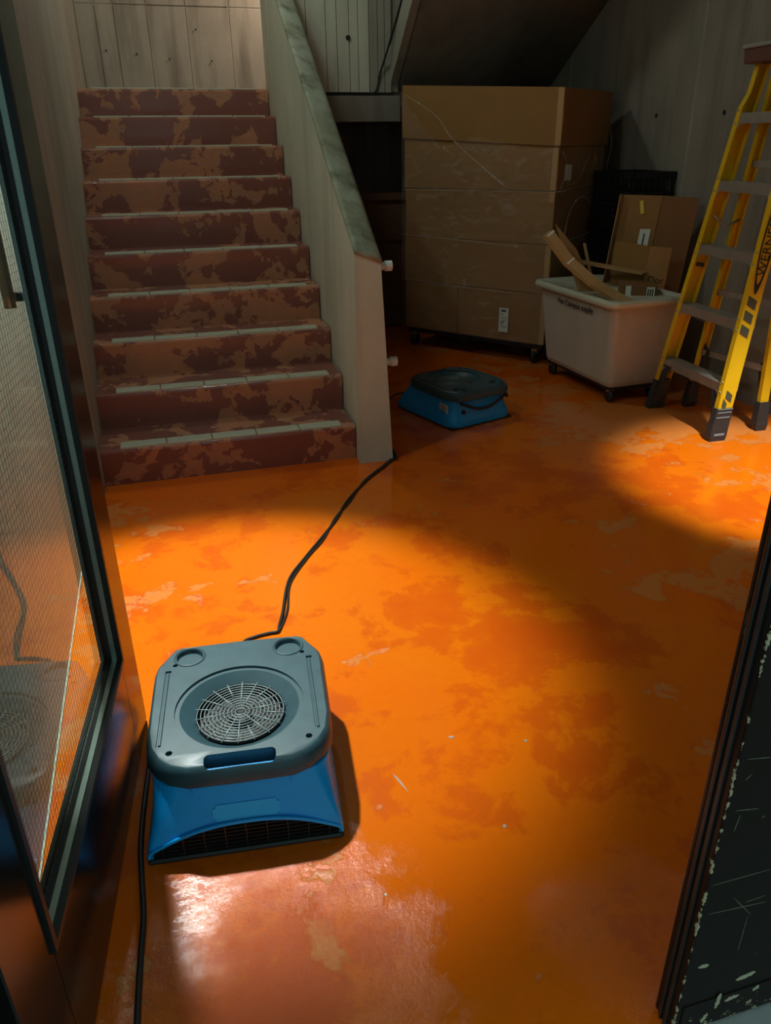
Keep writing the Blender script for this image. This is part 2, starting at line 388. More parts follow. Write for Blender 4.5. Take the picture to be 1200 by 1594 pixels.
# ------------------------------------------------------------------ setting
UL, UR, VF, VB = -0.346, 3.135, 0.645, 7.10     # left wall, right wall, door line, back wall
def struct(o): o['kind'] = 'structure'; return o
struct(box('floor', -0.40, UR, VF, VB, -0.10, 0.0, 'floor'))
struct(box('trim_1', -1.2, 2.4, -1.2, VF, -0.10, -0.004, 'outside'))
UW = -0.40      # the wall steps back in front of the stair
wl = struct(box('wall_left', UL - 0.25, UL, 3.22, VB, -0.1, 3.6, 'conc'))
box('recessed_bay', UL - 0.25, UW, VF, 3.22, -0.1, 3.6, 'conc_bay_lit', wl)
struct(box('baseboard_left', UW, UW + 0.004, 0.75, 3.21, 0.0, 0.008, 'rim'))
wb = struct(box('wall_back', UL - 0.2, UR + 0.2, VB, VB + 0.2, -0.1, 3.6, 'conc_warm'))
ub = [-0.346, -0.203, -0.072, 0.165, 0.456, 0.784, 1.07, 1.36, 1.66, 1.95, 2.25, 2.55, 2.85, 3.135]
for i in range(len(ub) - 1):
    for (z0, z1) in ((1.70, 2.315), (2.323, 3.5)):
        d = random.uniform(0.004, 0.016)
        box('board_panel', ub[i] + 0.004, ub[i + 1] - 0.004, VB - d, VB + 0.01, z0, z1, 'conc_warm', wb, 0.003, 1)
for u, z in ((-0.16, 2.02), (0.06, 2.0), (0.30, 1.97), (0.62, 1.96), (0.52, 2.17)):
    bm = bmesh.new(); cyl_m(bm, (0, 0), 0.007, -0.002, 0.002, 12); bm.transform(Matrix.Translation((u, VB - 0.018, z)) @ Matrix.Rotation(R(90), 4, 'X'))
    obj('tie_hole', bm, 'dark', wb)
wr = struct(box('wall_right', UR, UR + 0.2, 0.4, VB, -0.1, 3.6, 'conc_dark'))
bm = bmesh.new(); prism(bm, [(UR - 0.006, 4.378), (UR + 0.01, 4.370), (UR + 0.01, 4.402), (UR - 0.004, 4.392)], 2, 0.3, 3.4); obj('form_joint', bm, 'conc', wr)
bm = bmesh.new(); prism(bm, [(UR - 0.004, 5.91), (UR + 0.01, 5.905), (UR + 0.01, 5.925), (UR - 0.003, 5.92)], 2, 0.3, 3.4); obj('form_joint', bm, 'conc', wr)
for v, z in ((4.10, 1.497), (4.75, 1.501), (3.55, 1.0)):
    bm = bmesh.new(); cyl_m(bm, (0, 0), 0.013, -0.002, 0.002, 12); bm.transform(Matrix.Translation((UR - 0.001, v, z)) @ Matrix.Rotation(R(90), 4, 'Y'))
    obj('tie_hole', bm, 'dark', wr)
struct(box('wall_front', 1.66, UR + 0.2, 0.50, 0.62, -0.1, 3.6, 'conc'))
struct(box('trim_2', UL - 0.2, -0.315, 0.50, 0.68, -0.1, 3.6, 'dpaint'))
struct(box('trim_3', UL - 0.2, 1.66, 0.50, 0.62, 2.08, 3.6, 'conc'))
cl = struct(box('ceiling', UL - 0.2, UR + 0.2, 0.5, 3.35, 2.72, 2.9, 'ceil'))
box('ceiling_bulkhead', UL - 0.2, UR + 0.2, 3.35, 3.45, 2.72, 3.7, 'ceil', cl)
box('upper_ceiling', UL - 0.2, UR + 0.2, 3.45, VB + 0.2, 3.6, 3.75, 'ceil', cl)
box('ceiling_extension', 1.78, UR + 0.2, 3.35, 4.62, 2.72, 2.9, 'ceil', cl)

# ------------------------------------------------------------------ stairs
NS, RISE, GO, V0, U0, U1 = 10, 0.17, 0.281, 3.35, UL, 0.80
st = thing('staircase', 'flight of maroon peeling-paint steps with pale tile nosings rising to the landing', 'staircase', (0, V0, 0))
for i in range(NS):
    y0 = i * GO; z1 = (i + 1) * RISE
    bm = bmesh.new()
    y1 = y0 + GO + (0.0 if i < NS - 1 else 0.0)
    # riser slightly raked, rounded nosing
    prof = [(y0 + 0.018, i * RISE - (0.06 if i else 0.02)), (y0 + 0.014, i * RISE + 0.02), (y0 + 0.001, z1 - 0.014), (y0 + 0.004, z1 - 0.004), (y0 + 0.012, z1), (y1 + 0.02, z1), (y1 + 0.02, i * RISE - (0.06 if i else 0.02))]
    us = U1 + 0.027 * y0
    prism(bm, prof, 0, U0, us)
    stp = obj('step', bm, 'stair', st)
    n = 5; a, b = U0 + 0.085, us - 0.06; tw = (b - a) / n
    for k in range(n):
        tb = bmesh.new(); g = 0.0022
        boxm(tb, a + k * tw + g, a + (k + 1) * tw - g, y0 + 0.010 + random.uniform(-.001, .001), y0 + 0.083, z1 - 0.01, z1 + 0.006 + random.uniform(0, .0015)); bev(tb, 0.003, 2)
        obj('nosing_tile', tb, 'tile', stp)
V9 = NS * GO
tag(box('stair_landing', U0 + .001, UR - .001, V0 + V9 - 0.19, VB - .001, 1.505, 1.695, 'conc_dark'), 'concrete landing slab at the top of the maroon stairs', 'landing')

# concrete parapet beside the lower flight (tapering outer face, sloped cap)
pp = thing('stair_parapet', 'sloping concrete parapet wall along the right of the maroon stairs', 'parapet', (0, 0, 0))
def pu(v): return 0.803 + 0.027 * (v - 3.26)
v0, v1 = 3.285, 6.02; z0, sl = 0.972, 0.597
def ptop(v): return z0 + sl * (v - v0)
bm = bmesh.new()
rings = []
for v in (v0, v0 + 0.35, 4.2, 5.1, v1):
    o_in, o_out = pu(v), pu(v) + 0.113
    fl = 0.047 if v < 3.7 else 0.047
    zb = 0.0
    rings.append([(o_in, v, zb), (o_out + fl, v, zb), (o_out, v, ptop(v) - 0.052), (o_in, v, ptop(v) - 0.006)])
loft(bm, rings); obj('parapet_body', bm, 'conc_light', pp)
bm = bmesh.new(); rings = []
for v in [v0 - 0.004 + (v1 - v0) * k / 14 for k in range(15)]:
    a, b = pu(v) - 0.004, pu(v) + 0.118; j = random.uniform(-.0015, .0015)
    rings.append([(a, v, ptop(v) - 0.02), (b, v, ptop(v) - 0.066), (b + j, v, ptop(v) - 0.05), (b - 0.02, v, ptop(v) - 0.036 + j), (a + 0.02, v, ptop(v) - 0.002 + j), (a, v, ptop(v) - 0.006)])
loft(bm, rings); obj('cap', bm, 'cap', pp, True)
for lab, q in (('upper of two short white pipe stubs on the parapet side', (0.923, 3.345, 0.885)), ('lower of two short white pipe stubs on the parapet side', (0.945, 3.345, 0.462))):
    s = thing('pipe_stub', lab, 'pipe', q, 0, 'pipe stubs on the parapet')
    bm = bmesh.new(); cyl_m(bm, (0, 0), 0.017, -0.02, 0.055, 16); bm.transform(Matrix.Rotation(R(90), 4, 'Y')); bev_ = obj('pipe', bm, 'white', s)
    bm = bmesh.new(); cyl_m(bm, (0, 0), 0.022, 0.028, 0.058, 16); bm.transform(Matrix.Rotation(R(90), 4, 'Y')); obj('collar', bm, 'white', s)

# landing parapet in the stairwell, board-marked
lp = thing('landing_parapet', 'board-marked concrete parapet closing the stair landing above the dark recess', 'parapet', (0, 0, 0))
box('parapet_core', 0.98, 1.80, 5.93, 6.02, 1.69, 2.85, 'conc_dark', lp)
lb = [0.99, 1.075, 1.157, 1.289, 1.365, 1.450, 1.513, 1.59, 1.65, 1.70, 1.745]
for a, b in zip(lb, lb[1:]):
    box('board_panel', a + 0.002, b - 0.002, 5.918 - random.uniform(0, .009), 5.94, 1.685, 2.80, 'conc_light' if b < 1.6 else 'conc', lp, 0.002, 1)
bm = bmesh.new(); cyl_m(bm, (0, 0), 0.016, -0.003, 0.003, 14); bm.transform(Matrix.Translation((1.44, 5.908, 2.01)) @ Matrix.Rotation(R(90), 4, 'X')); obj('tie_hole', bm, 'dark', lp)
tube('edge_groove', spline([(0.99, 5.915, 1.668), (1.45, 5.915, 1.668), (1.58, 5.915, 1.672), (1.635, 5.912, 1.70), (1.66, 5.905, 1.80)], 6), 0.007, 'dark', lp, 6)
box('fascia_band', 0.96, 1.80, 5.875, 5.93, 1.50, 1.662, 'conc_dark', lp, 0.004, 1)

# upper flight: sloping soffit over the boxes
uf = thing('upper_stair_flight', 'underside of the upper concrete stair flight sloping up over the boxes', 'staircase', (0, 0, 0))
LE = [(1.78, 6.40, 1.505), (1.77, 6.10, 1.63), (1.75, 5.72, 1.88), (1.74, 5.40, 2.13), (1.73, 4.9, 2.50), (1.73, 4.45, 2.83)]
RE = [(UR, 6.40, 1.655), (UR, 6.10, 1.83), (UR, 5.72, 2.06), (UR, 5.40, 2.25), (UR, 4.9, 2.555), (UR, 4.45, 2.83)]
bm = bmesh.new(); rings = []
for a, b in zip(LE, RE):
    a, b = Vector(a), Vector(b); mid = a.lerp(b, 0.08) + Vector((0, 0, -0.01))
    rings.append([a, mid, a.lerp(b, 0.5), b, b + Vector((0, 0.02, 0.22)), a + Vector((0, 0.02, 0.20))])
loft(bm, rings); obj('soffit', bm, 'conc_dark', uf, True)
bm = bmesh.new(); rings = []
for a in LE:
    a = Vector(a); rings.append([a + Vector((-0.02, 0, -0.005)), a + Vector((0.03, 0, -0.012)), a + Vector((0.03, 0.02, 0.2)), a + Vector((-0.02, 0.02, 0.19))])
loft(bm, rings); obj('stringer', bm, 'conc', uf)
bm = bmesh.new(); rings = []
for a in LE:
    a = Vector(a); rings.append([a + Vector((0.01, 0.01, 0.17)), a + Vector((0.07, 0.01, 0.17)), a + Vector((0.07, 0.01, 1.1)), a + Vector((0.01, 0.01, 1.1))])
loft(bm, rings); obj('side_parapet', bm, 'conc_dark', uf)
tube('edge_groove', spline([(1.66, 5.905, 1.80), (1.712, 5.82, 1.99), (1.722, 5.60, 2.18), (1.715, 5.3, 2.40), (1.71, 4.9, 2.70)], 6), 0.007, 'dark', uf, 6)

# ------------------------------------------------------------------ left glazed door leaf (open)
TH = R(6.5); HL = -0.80; AX, AY = -0.205, 1.508
hx, hy = AX + math.sin(TH) * HL, AY + math.cos(TH) * HL
# local frame: x along the leaf from the hinge, y = towards the wall, z up
d1 = struct(thing('door_1', 'open black glazed door leaf with wire glass beside the left wall', 'door', (hx, hy, 0), R(90) - TH))
del d1['category']
def S(s): return s - HL
XF, XG, XN = S(0.207), S(0.058), S(-0.655); ZB, ZT, ZD = 0.300, 1.96, 2.06; TK = 0.045
box('stile', XG, XF, 0, TK, 0.008, ZD, 'dpaint', d1, 0.0025, 1)
box('stile', 0.0, XN, 0, TK, 0.008, ZD, 'dpaint', d1, 0.0025, 1)
box('bottom_rail', XN, XG, 0, TK, 0.008, ZB, 'dpaint', d1)
box('top_rail', XN, XG, 0, TK, ZT, ZD, 'dpaint', d1)
def ring_frame(name, inset0, inset1, y0, y1, mat):
    bm = bmesh.new()
    boxm(bm, XG - inset1, XG - inset0, y0, y1, ZB + inset0, ZT - inset0)
    boxm(bm, XN + inset0, XN + inset1, y0, y1, ZB + inset0, ZT - inset0)
    boxm(bm, XN + inset1, XG - inset1, y0, y1, ZB + inset0, ZB + inset1)
    boxm(bm, XN + inset1, XG - inset1, y0, y1, ZT - inset1, ZT - inset0)
    return obj(name, bm, mat, d1)
ring_frame('outer_bead', -0.006, 0.006, -0.006, 0.006, 'gasket')
ring_frame('glazing_bead', 0.0, 0.010, 0.006, 0.0165, 'alu')
ring_frame('gasket', 0.0, 0.012, 0.0165, 0.028, 'gasket')
bm = bmesh.new(); boxm(bm, XN, XG, 0.025, 0.0251, ZB, ZT)
bmesh.ops.delete(bm, geom=[f for f in bm.faces if abs(f.normal.y) < 0.5], context='FACES_ONLY')
bm2 = bmesh.new(); vs = [bm2.verts.new(p) for p in ((XN, 0.025, ZB), (XG, 0.025, ZB), (XG, 0.025, ZT), (XN, 0.025, ZT))]; bm2.faces.new(vs); bm.free()
gp = obj('glass_pane', bm2, 'glass', d1)
bm = bmesh.new(); sp = 0.0135; wr_ = 0.00020
k = 0
while ZB + k * sp < 1.62:
    z = ZB + k * sp; boxm(bm, XN, XG, 0.0265 - wr_, 0.0265 + wr_, z - wr_, z + wr_); k += 1
k = 0
while XN + k * sp < XG:
    x = XN + k * sp; boxm(bm, x - wr_, x + wr_, 0.0265 - wr_, 0.0265 + wr_, ZB, 1.62); k += 1
tag(obj('wire_mesh', bm, 'wire', d1), 'fine wire grid inside the glass', kind='stuff')
xh = S(0.105); ho = 0.085
hd = tube('pull_handle', [(xh, ho, 1.095), (xh, ho, 1.15), (xh, ho, 1.42), (xh, ho, 1.475)], 0.011, 'brass', d1, 14)
hd['label'] = 'dull metal vertical pull handle'
for z in (1.115, 1.455): tube('bracket', [(xh, TK, z), (xh, ho, z)], 0.009, 'dark', hd, 10)

# ------------------------------------------------------------------ right door leaf (closed)
d2 = struct(thing('door_2', 'closed black door leaf with chipped paint at the right edge', 'door', (0, 0, 0)))
del d2['category']
UE = 0.665
box('leaf_panel', UE, 1.655, 0.628, 0.668, 0.006, 2.06, 'dpaint2', d2, 0.0035, 2)
box('meeting_stop', UE + 0.002, UE + 0.03, 0.668, 0.678, 0.006, 2.06, 'dpaint2', d2, 0.003, 2)
box('edge_seal', UE - 0.0035, UE + 0.004, 0.642, 0.650, 0.006, 2.06, 'gasket', d2, 0.001, 1)
box('edge_seal', UE - 0.0035, UE + 0.004, 0.656, 0.661, 0.006, 2.06, 'gasket', d2, 0.001, 1)
box('kick_rail', UE + 0.012, 1.64, 0.6255, 0.629, 0.008, 0.075, 'dpaint2', d2, 0.001, 1)

for n_, (u0, z0_, u1, z1_) in enumerate([(0.682, 0.613, 0.718, 0.607), (0.682, 0.518, 0.723, 0.51), (0.685, 0.574, 0.694, 0.583), (0.688, 0.475, 0.692, 0.508), (0.675, 0.369, 0.772, 0.368), (0.675, 0.304, 0.785, 0.292), (0.746, 0.306, 0.781, 0.308), (0.72, 0.326, 0.767, 0.266), (0.758, 0.269, 0.758, 0.186), (0.69, 0.174, 0.703, 0.172), (0.776, 0.107, 0.807, 0.111), (0.76, 0.061, 0.782, 0.064), (0.72, 0.021, 0.727, 0.039), (0.742, 0.05, 0.745, 0.084), (0.816, 0.065, 0.821, 0.072)]):
    L0 = math.hypot(u1 - u0, z1_ - z0_); hw = 0.0005 if n_ < 9 else random.uniform(.003, .006)
    if n_ >= 9: L0 += .006
    bm = bmesh.new(); k_ = 10; pts = []
    for q in range(2 * k_):
        a_ = 2 * math.pi * q / (2 * k_); pts.append((L0 / 2 * math.cos(a_) * random.uniform(.85, 1.1), hw * math.sin(a_) * random.uniform(.5, 1.4)))
    prism(bm, pts, 1, -.0004, .0004)
    bm.transform(Matrix.Translation(((u0 + u1) / 2, 0.6278 if z0_ > .075 else 0.6253, (z0_ + z1_) / 2)) @ Matrix.Rotation(-math.atan2(z1_ - z0_, u1 - u0), 4, 'Y'))
    obj('scratch' if n_ < 9 else 'paint_chip', bm, 'scratch' if n_ < 9 else 'chip', d2)
# ------------------------------------------------------------------ air movers
def rrect(x0, x1, y0, y1, z, r, n=5):
    pts = []
    for (cx_, cy_, a0) in ((x1 - r, y0 + r, -90), (x1 - r, y1 - r, 0), (x0 + r, y1 - r, 90), (x0 + r, y0 + r, 180)):
        for k in range(n + 1):
            a = R(a0 + 90 * k / n); pts.append((cx_ + r * math.cos(a), cy_ + r * math.sin(a), z))
    return pts
def make_mover():
    t = thing('air_mover', 'x', 'air mover')
    def sym(h): return h + [(-x, y) for x, y in h[::-1] if x > 1e-6]
    hb = [(0, .045), (.11, .047), (.15, .062), (.18, .088), (.20, .125), (.207, .18), (.21, .40), (.205, .435), (.168, .502), (.15, .512), (0, .515)]
    ht = [(0, .062), (.11, .064), (.143, .078), (.168, .1), (.187, .135), (.196, .185), (.199, .40), (.194, .425), (.160, .489), (.146, .496), (0, .50)]
    def dens(h):
        out = []
        for a, b in zip(h, h[1:]):
            for k in range(2): out.append((a[0] + (b[0] - a[0]) * k / 2, a[1] + (b[1] - a[1]) * k / 2))
        return out + [h[-1]]
    hb, ht = sym(dens(hb)), sym(dens(ht))
    bm = bmesh.new()
    def lerp(f, z): return [(a[0] * (1 - f) + b[0] * f, a[1] * (1 - f) + b[1] * f, z) for a, b in zip(hb, ht)]
    loft(bm, [lerp(0.25, .148), lerp(0.0, .153), lerp(0.0, .172), lerp(0.35, .187), lerp(0.72, .1945), lerp(1.0, .197)])
    sh = obj('top_shell', bm, 'shell', t)
    GC = (0, .245)
    cut = bmesh.new(); cyl_m(cut, GC, .148, .1915, .21, 72); boolean(sh, cut)
    cut = bmesh.new(); cyl_m(cut, GC, .103, .168, .1935, 72, .140); boolean(sh, cut)
    cut = bmesh.new(); cyl_m(cut, GC, .1025, .10, .18, 72); boolean(sh, cut)
    for sx in (-1, 1):
        cut = bmesh.new(); cyl_m(cut, (sx * .124, .455), .030, .186, .21, 40, .037); boolean(sh, cut)
        cut = bmesh.new(); cyl_m(cut, (sx * .158, .425), .006, .18, .21, 14); boolean(sh, cut)
        cut = bmesh.new(); cyl_m(cut, (sx * .150, .112), .0075, .175, .21, 14); boolean(sh, cut)
        cut = bmesh.new(); boxm(cut, sx * .173 - .007, sx * .173 + .007, .135, .405, .1925, .21); boolean(sh, cut)
    cut = bmesh.new(); loft(cut, [rrect(-.076, .076, .0545, .092, z_, .012) for z_ in (.13, .22)])
    boolean(sh, cut)
    for sx in (-1, 1):
        bm = bmesh.new(); boxm(bm, sx * .173 - .0028, sx * .173 + .0028, .14, .40, .188, .1965); bev(bm, .0012, 1); obj('rib', bm, 'shell', t)
        bm = bmesh.new(); tube_m(bm, [(sx * .124 + .0375 * math.cos(a), .455 + .0375 * math.sin(a), .1968) for a in [2 * math.pi * k / 32 for k in range(32)]], .0028, 6, True); obj('cup_rim', bm, 'shell', t, True)
    sh.data.polygons.foreach_set('use_smooth', [True] * len(sh.data.polygons)); sh.data.set_sharp_from_angle(angle=R(28))
    bm = bmesh.new(); tube_m(bm, [(GC[0], GC[1], .140), (GC[0], GC[1], .1785)], .1022, 56, caps=False); obj('inlet_liner', bm, 'dark', t, True)
    # guard: rings and spokes
    g = bmesh.new()
    for k in range(11):
        r = .012 + .0088 * k
        tube_m(g, [(GC[0] + r * math.cos(2 * math.pi * j / 48), GC[1] + r * math.sin(2 * math.pi * j / 48), .177) for j in range(48)], .0012, 5, True)
    gr = obj('fan_guard', g, 'grille', t, True)
    for k in range(18):
        a = 2 * math.pi * (k + .35) / 18; r0 = .014 if k % 3 == 0 else (.03 if k % 3 == 1 else .055)
        bm = bmesh.new(); tube_m(bm, [(GC[0] + r0 * math.cos(a), GC[1] + r0 * math.sin(a), .1783), (GC[0] + .107 * math.cos(a), GC[1] + .107 * math.sin(a), .1783)], .0014, 6); obj('spoke', bm, 'grille', gr, True)
    bm = bmesh.new(); cyl_m(bm, GC, .1015, .140, .150, 40); fan = obj('impeller', bm, 'dark', t)
    bm = bmesh.new(); cyl_m(bm, GC, .03, .15, .168, 24, .024); obj('impeller_hub', bm, 'dark', fan)
    # housing
    def rr(hw, yf, yb, z, rf, rb, n=6):
        pts = []
        for (cx_, cy_, a0, r) in ((hw - rf, yf + rf, -90, rf), (hw - rb, yb - rb, 0, rb), (-hw + rb, yb - rb, 90, rb), (-hw + rf, yf + rf, 180, rf)):
            for k in range(n + 1):
                a = R(a0 + 90 * k / n); pts.append((cx_ + r * math.cos(a), cy_ + r * math.sin(a), z))
        return pts
    bm = bmesh.new()
    loft(bm, [rr(.207, .004, .505, .010, .012, .06), rr(.208, .0, .506, .030, .010, .06), rr(.203, .004, .502, .050, .012, .06), rr(.196, .016, .492, .075, .018, .065), rr(.191, .034, .486, .105, .03, .07), rr(.190, .050, .486, .130, .05, .07), rr(.192, .058, .49, .153, .06, .07)])
    ho_ = obj('housing', bm, 'blue', t)
    def arch(x): return .030 + .047 * max(0.0, 1 - (abs(x) / .197) ** 2.3)
    pts = [(-.197, .011)] + [(-.197 + .394 * k / 28, arch(-.197 + .394 * k / 28)) for k in range(29)] + [(.197, .011)]
    cut = bmesh.new(); cyl_m(cut, GC, .104, .12, .2, 48); boolean(ho_, cut)
    cut = bmesh.new(); prism(cut, pts, 1, -.02, .075); boolean(ho_, cut)
    ho_.data.polygons.foreach_set('use_smooth', [True] * len(ho_.data.polygons)); ho_.data.set_sharp_from_angle(angle=R(35))
    lip = spline([(-.203, -.002, .022)] + [(x, .000 + .008 * max(0, (arch(x) - .03) / .05), arch(x) + .004) for x in [-.199 + .398 * k / 12 for k in range(13)]] + [(.203, -.002, .022)], 3)
    tube('mouth_lip', lip, .0045, 'blue', ho_, 6)
    bm = bmesh.new(); prism(bm, [(p[0] * .99, p[1]) for p in pts], 1, .028, .032); obj('outlet_backing', bm, 'dark', t)
    og = bmesh.new()
    for k in range(6):
        z = .014 + .0105 * k; hw = 0
        for j in range(200):
            x = .197 * j / 200
            if arch(x) > z + .003: hw = x
        if hw > .02: boxm(og, -hw, hw, .006, .024, z, z + .0022)
    ogr = obj('outlet_grille', og, 'dark', t)
    for k in range(9):
        x = -.176 + .044 * k
        bm = bmesh.new(); boxm(bm, x - .0014, x + .0014, .004, .026, .011, arch(x)); obj('grille_bar', bm, 'dark', ogr)
    bm = bmesh.new(); boxm(bm, -.207, .207, -.003, .505, 0, .012); bev(bm, .004, 1); obj('base_tray', bm, 'dark', t)
    # badge on the sloping front
    bm = bmesh.new(); boxm(bm, -.066, .074, -.017, .017, -.001, .0035)
    bmesh.ops.bevel(bm, geom=[e for e in bm.edges if abs(e.verts[0].co.z - e.verts[1].co.z) > .002], offset=.007, segments=3, affect='EDGES')
    bm.transform(frame_mtx((0.0, .0265, .0935), (1, 0, 0), (0, .52, .854))); obj('badge', bm, 'badge', t)
    for sx in (-1, 1):
        bm = bmesh.new(); boxm(bm, sx * .104 - .0006, sx * .104 + .0006, .0495, .056, .128, .150); obj('seam_rib', bm, 'blue', t)
    bm = bmesh.new(); boxm(bm, -.075, .075, .056, .076, .158, .176); bev(bm, .003, 1); obj('slot_light_catch', bm, 'blue', t)  # added blue strip, raised inside the slot so it catches light
    # rating label on the side, near the back
    L_ = bmesh.new(); boxm(L_, .1915, .1945, .375, .445, .070, .122); lb_ = obj('rating_label', L_, 'paper', t); lb_['label'] = 'white rating sticker'
    for k in range(5):
        bm = bmesh.new(); boxm(bm, .1945, .195, .382, .382 + random.uniform(.03, .056), .112 - k * .009, .1155 - k * .009); obj('print_line', bm, 'ink', lb_)
    # cord hanging across the back
    tube('cord_wrap', spline([(.15, .492, .136), (.12, .505, .125), (.05, .512, .098), (-.03, .512, .094), (-.11, .508, .12), (-.16, .497, .137), (-.175, .49, .12)], 6), .008, 'cord', t, 8)
    bm = bmesh.new(); cyl_m(bm, (0, 0), .012, 0, .02, 14); bm.transform(Matrix.Translation((.125, .478, .085)) @ Matrix.Rotation(R(-90), 4, 'X')); obj('knob', bm, 'dark', t)
    return t
mv = make_mover()
mv['label'] = 'low blue and charcoal air mover in the foreground by the glass door'; mv['group'] = 'air movers drying the floor'
mv.location = (0.026, 1.214, 0); mv.rotation_euler = (0, 0, R(-6.1))
m2 = copy_tree(mv); m2['label'] = 'shaded blue air mover farther back beside the parapet end'
m2.location = (1.419, 4.118, 0); m2.rotation_euler = (0, 0, R(197.5))

# ------------------------------------------------------------------ cords on the floor
def fl_cord(name, label, pts, r=0.0052, n=8, z=None):
    P = [(p[0], p[1], p[2] if len(p) > 2 else r) for p in pts]
    o = tube(name, spline(P, n), r, 'cord', None, 8); return tag(o, label, 'cord', None)
fl_cord('power_cord', 'black twin cord running from the near air mover to the parapet foot', [(0.06, 1.735, .09), (0.06, 1.80, .06), (0.075, 1.90, .018), (0.106, 1.985), (0.147, 2.003), (0.188, 2.009), (0.214, 2.01), (0.222, 2.04), (0.245, 2.114), (0.298, 2.309), (0.381, 2.45), (0.468, 2.582), (0.567, 2.738), (0.641, 2.882), (0.775, 3.069), (0.897, 3.204), (0.975, 3.30, .006), (0.985, 3.36, .008), (0.985, 3.45), (1.02, 3.7)])
fl_cord('second_cord', 'thin black cord lying beside the longer cord across the floor', [(0.222, 2.020), (0.262, 2.125), (0.300, 2.290), (0.392, 2.452), (0.478, 2.578), (0.560, 2.745), (0.655, 2.880), (0.762, 3.069), (0.885, 3.207), (0.965, 3.296, .006), (0.975, 3.27, .009), (0.99, 3.33, .012), (1.0, 3.5)], 0.0038)
fl_cord('door_cord', 'black cord on the floor along the bottom of the open door', [(-0.20, 0.70), (-0.203, 0.80), (-0.202, 0.906), (-0.197, 1.018), (-0.191, 1.111), (-0.194, 1.20), (-0.196, 1.30), (-0.185, 1.45), (-0.165, 1.62), (-0.145, 1.735), (-0.08, 1.80, .012), (-0.03, 1.80, .04), (0.0, 1.748, .08)], 0.0062)
fl_cord('far_cord', 'short black cord from the farther air mover towards the parapet', [(1.33, 4.16, .05), (1.25, 4.20, .03), (1.17, 4.12, .012), (1.10, 4.02, .006), (1.04, 3.96), (0.995, 3.93)], 0.005)

# ------------------------------------------------------------------ stacked cartons on a dolly
BA, BB = Vector((2.40, 4.61, 0)), Vector((1.718, 5.483, 0))
bl = (BA - BB).length; byaw = math.atan2(BA.y - BB.y, BA.x - BB.x)
def bloc(z): return (BB.x, BB.y, z)       # local x runs along the front to the corner, local y away from the viewer
zs = [0.140, 0.472, 0.775, 1.088, 1.362, 1.675]; BD = 0.70
names = ['lowest carton of the wrapped stack with a white shipping label', 'second carton from the bottom of the wrapped stack', 'middle carton of the wrapped stack beside the dark rack', 'fourth carton up in the stack with a small white pouch', 'top carton of the stack under the sloping soffit']
for i in range(5):
    b = thing('cardboard_box', names[i], 'box', bloc(zs[i]), byaw, 'long cartons stacked on the dolly')
    h = zs[i + 1] - zs[i] - 0.003; e = [0.0, 0.004, 0.0, 0.006, 0.018][i]; xo = [0, .003, .004, .008, .015][i]
    bm = bmesh.new(); nx, nz = 10, 4
    x0, x1, y0, y1 = -xo, bl + e, 0.0 - e, BD + e
    vs = boxm(bm, x0, x1, y0, y1, 0, h)
    bmesh.ops.subdivide_edges(bm, edges=list(bm.edges), cuts=4, use_grid_fill=True)
    for v in bm.verts:
        s = math.sin(v.co.x * 3.1 + i * 2) * math.sin(v.co.z / h * math.pi)
        if abs(v.co.y - y0) < 1e-4: v.co.y -= 0.006 * s
        if abs(v.co.x - x1) < 1e-4: v.co.x += 0.006 * math.sin(v.co.z / h * math.pi)
    if i >= 3:      # the fourth carton is crushed at its right end, so the top one rides tilted
        for v in bm.verts:
            tl_ = 0.031 - 0.056 * v.co.x / bl
            v.co.z += tl_ * (1.0 if i == 4 else v.co.z / h)
    body = obj('carton_body', bm, 'card', b)
    bm = bmesh.new(); boxm(bm, x0 + .01, x1 - .01, (y0 + y1) / 2 - .025, (y0 + y1) / 2 + .025, h, h + .0012)
    if i >= 3:
        for v in bm.verts: v.co.z += 0.031 - 0.056 * v.co.x / bl
    obj('tape', bm, 'tape', b)
    k4 = [0, 0, 0, -.024, -.025][i]; kb = -.025 if i == 4 else 0
    bm = bmesh.new(); boxm(bm, x1 - .036, x1 + .002, y0 - .003, y0 + .012, .002 + kb, h - .002 + k4); bev(bm, .0012, 1); obj('corner_tape', bm, 'tape' if i == 4 else 'card2', b)
    if i == 0:
        L_ = box('shipping_label', .775, .845, -.013, -.010, .055, .215, 'paper', b); L_['label'] = 'white shipping label'
        for z, a, c_, hh in ((.190, .79, .825, .014), (.170, .785, .80, .006), (.150, .785, .835, .003), (.132, .80, .825, .004), (.118, .785, .815, .006), (.104, .79, .81, .004), (.09, .785, .838, .003)):
            box('print_line', a, c_, -.0138, -.013, z, z + hh, 'ink', L_)
        box('panel_crease', .44, .443, -.0085, -.004, .01, h - .01, 'card3', b)
    if i == 3:
        L_ = box('document_pouch', x1 + .004, x1 + .008, .10, .19, .055, .145, 'paper', b); L_['label'] = 'small white document pouch'
dol = thing('box_dolly', 'low black dolly on castors under the wrapped cartons', 'dolly', bloc(0), byaw)
box('deck', .01, bl - .01, .01, BD - .01, .105, .1385, 'dark', dol, .004, 1)
for x in (.05, bl - .08):
    for y in (.05, BD - .06):
        cs = tube('castor_wheel', [(x - .014, y, .042), (x + .014, y, .042)], .042, 'gasket', dol, 18)
        box('castor_fork', x - .02, x + .02, y - .016, y + .016, .07, .107, 'steel', cs)
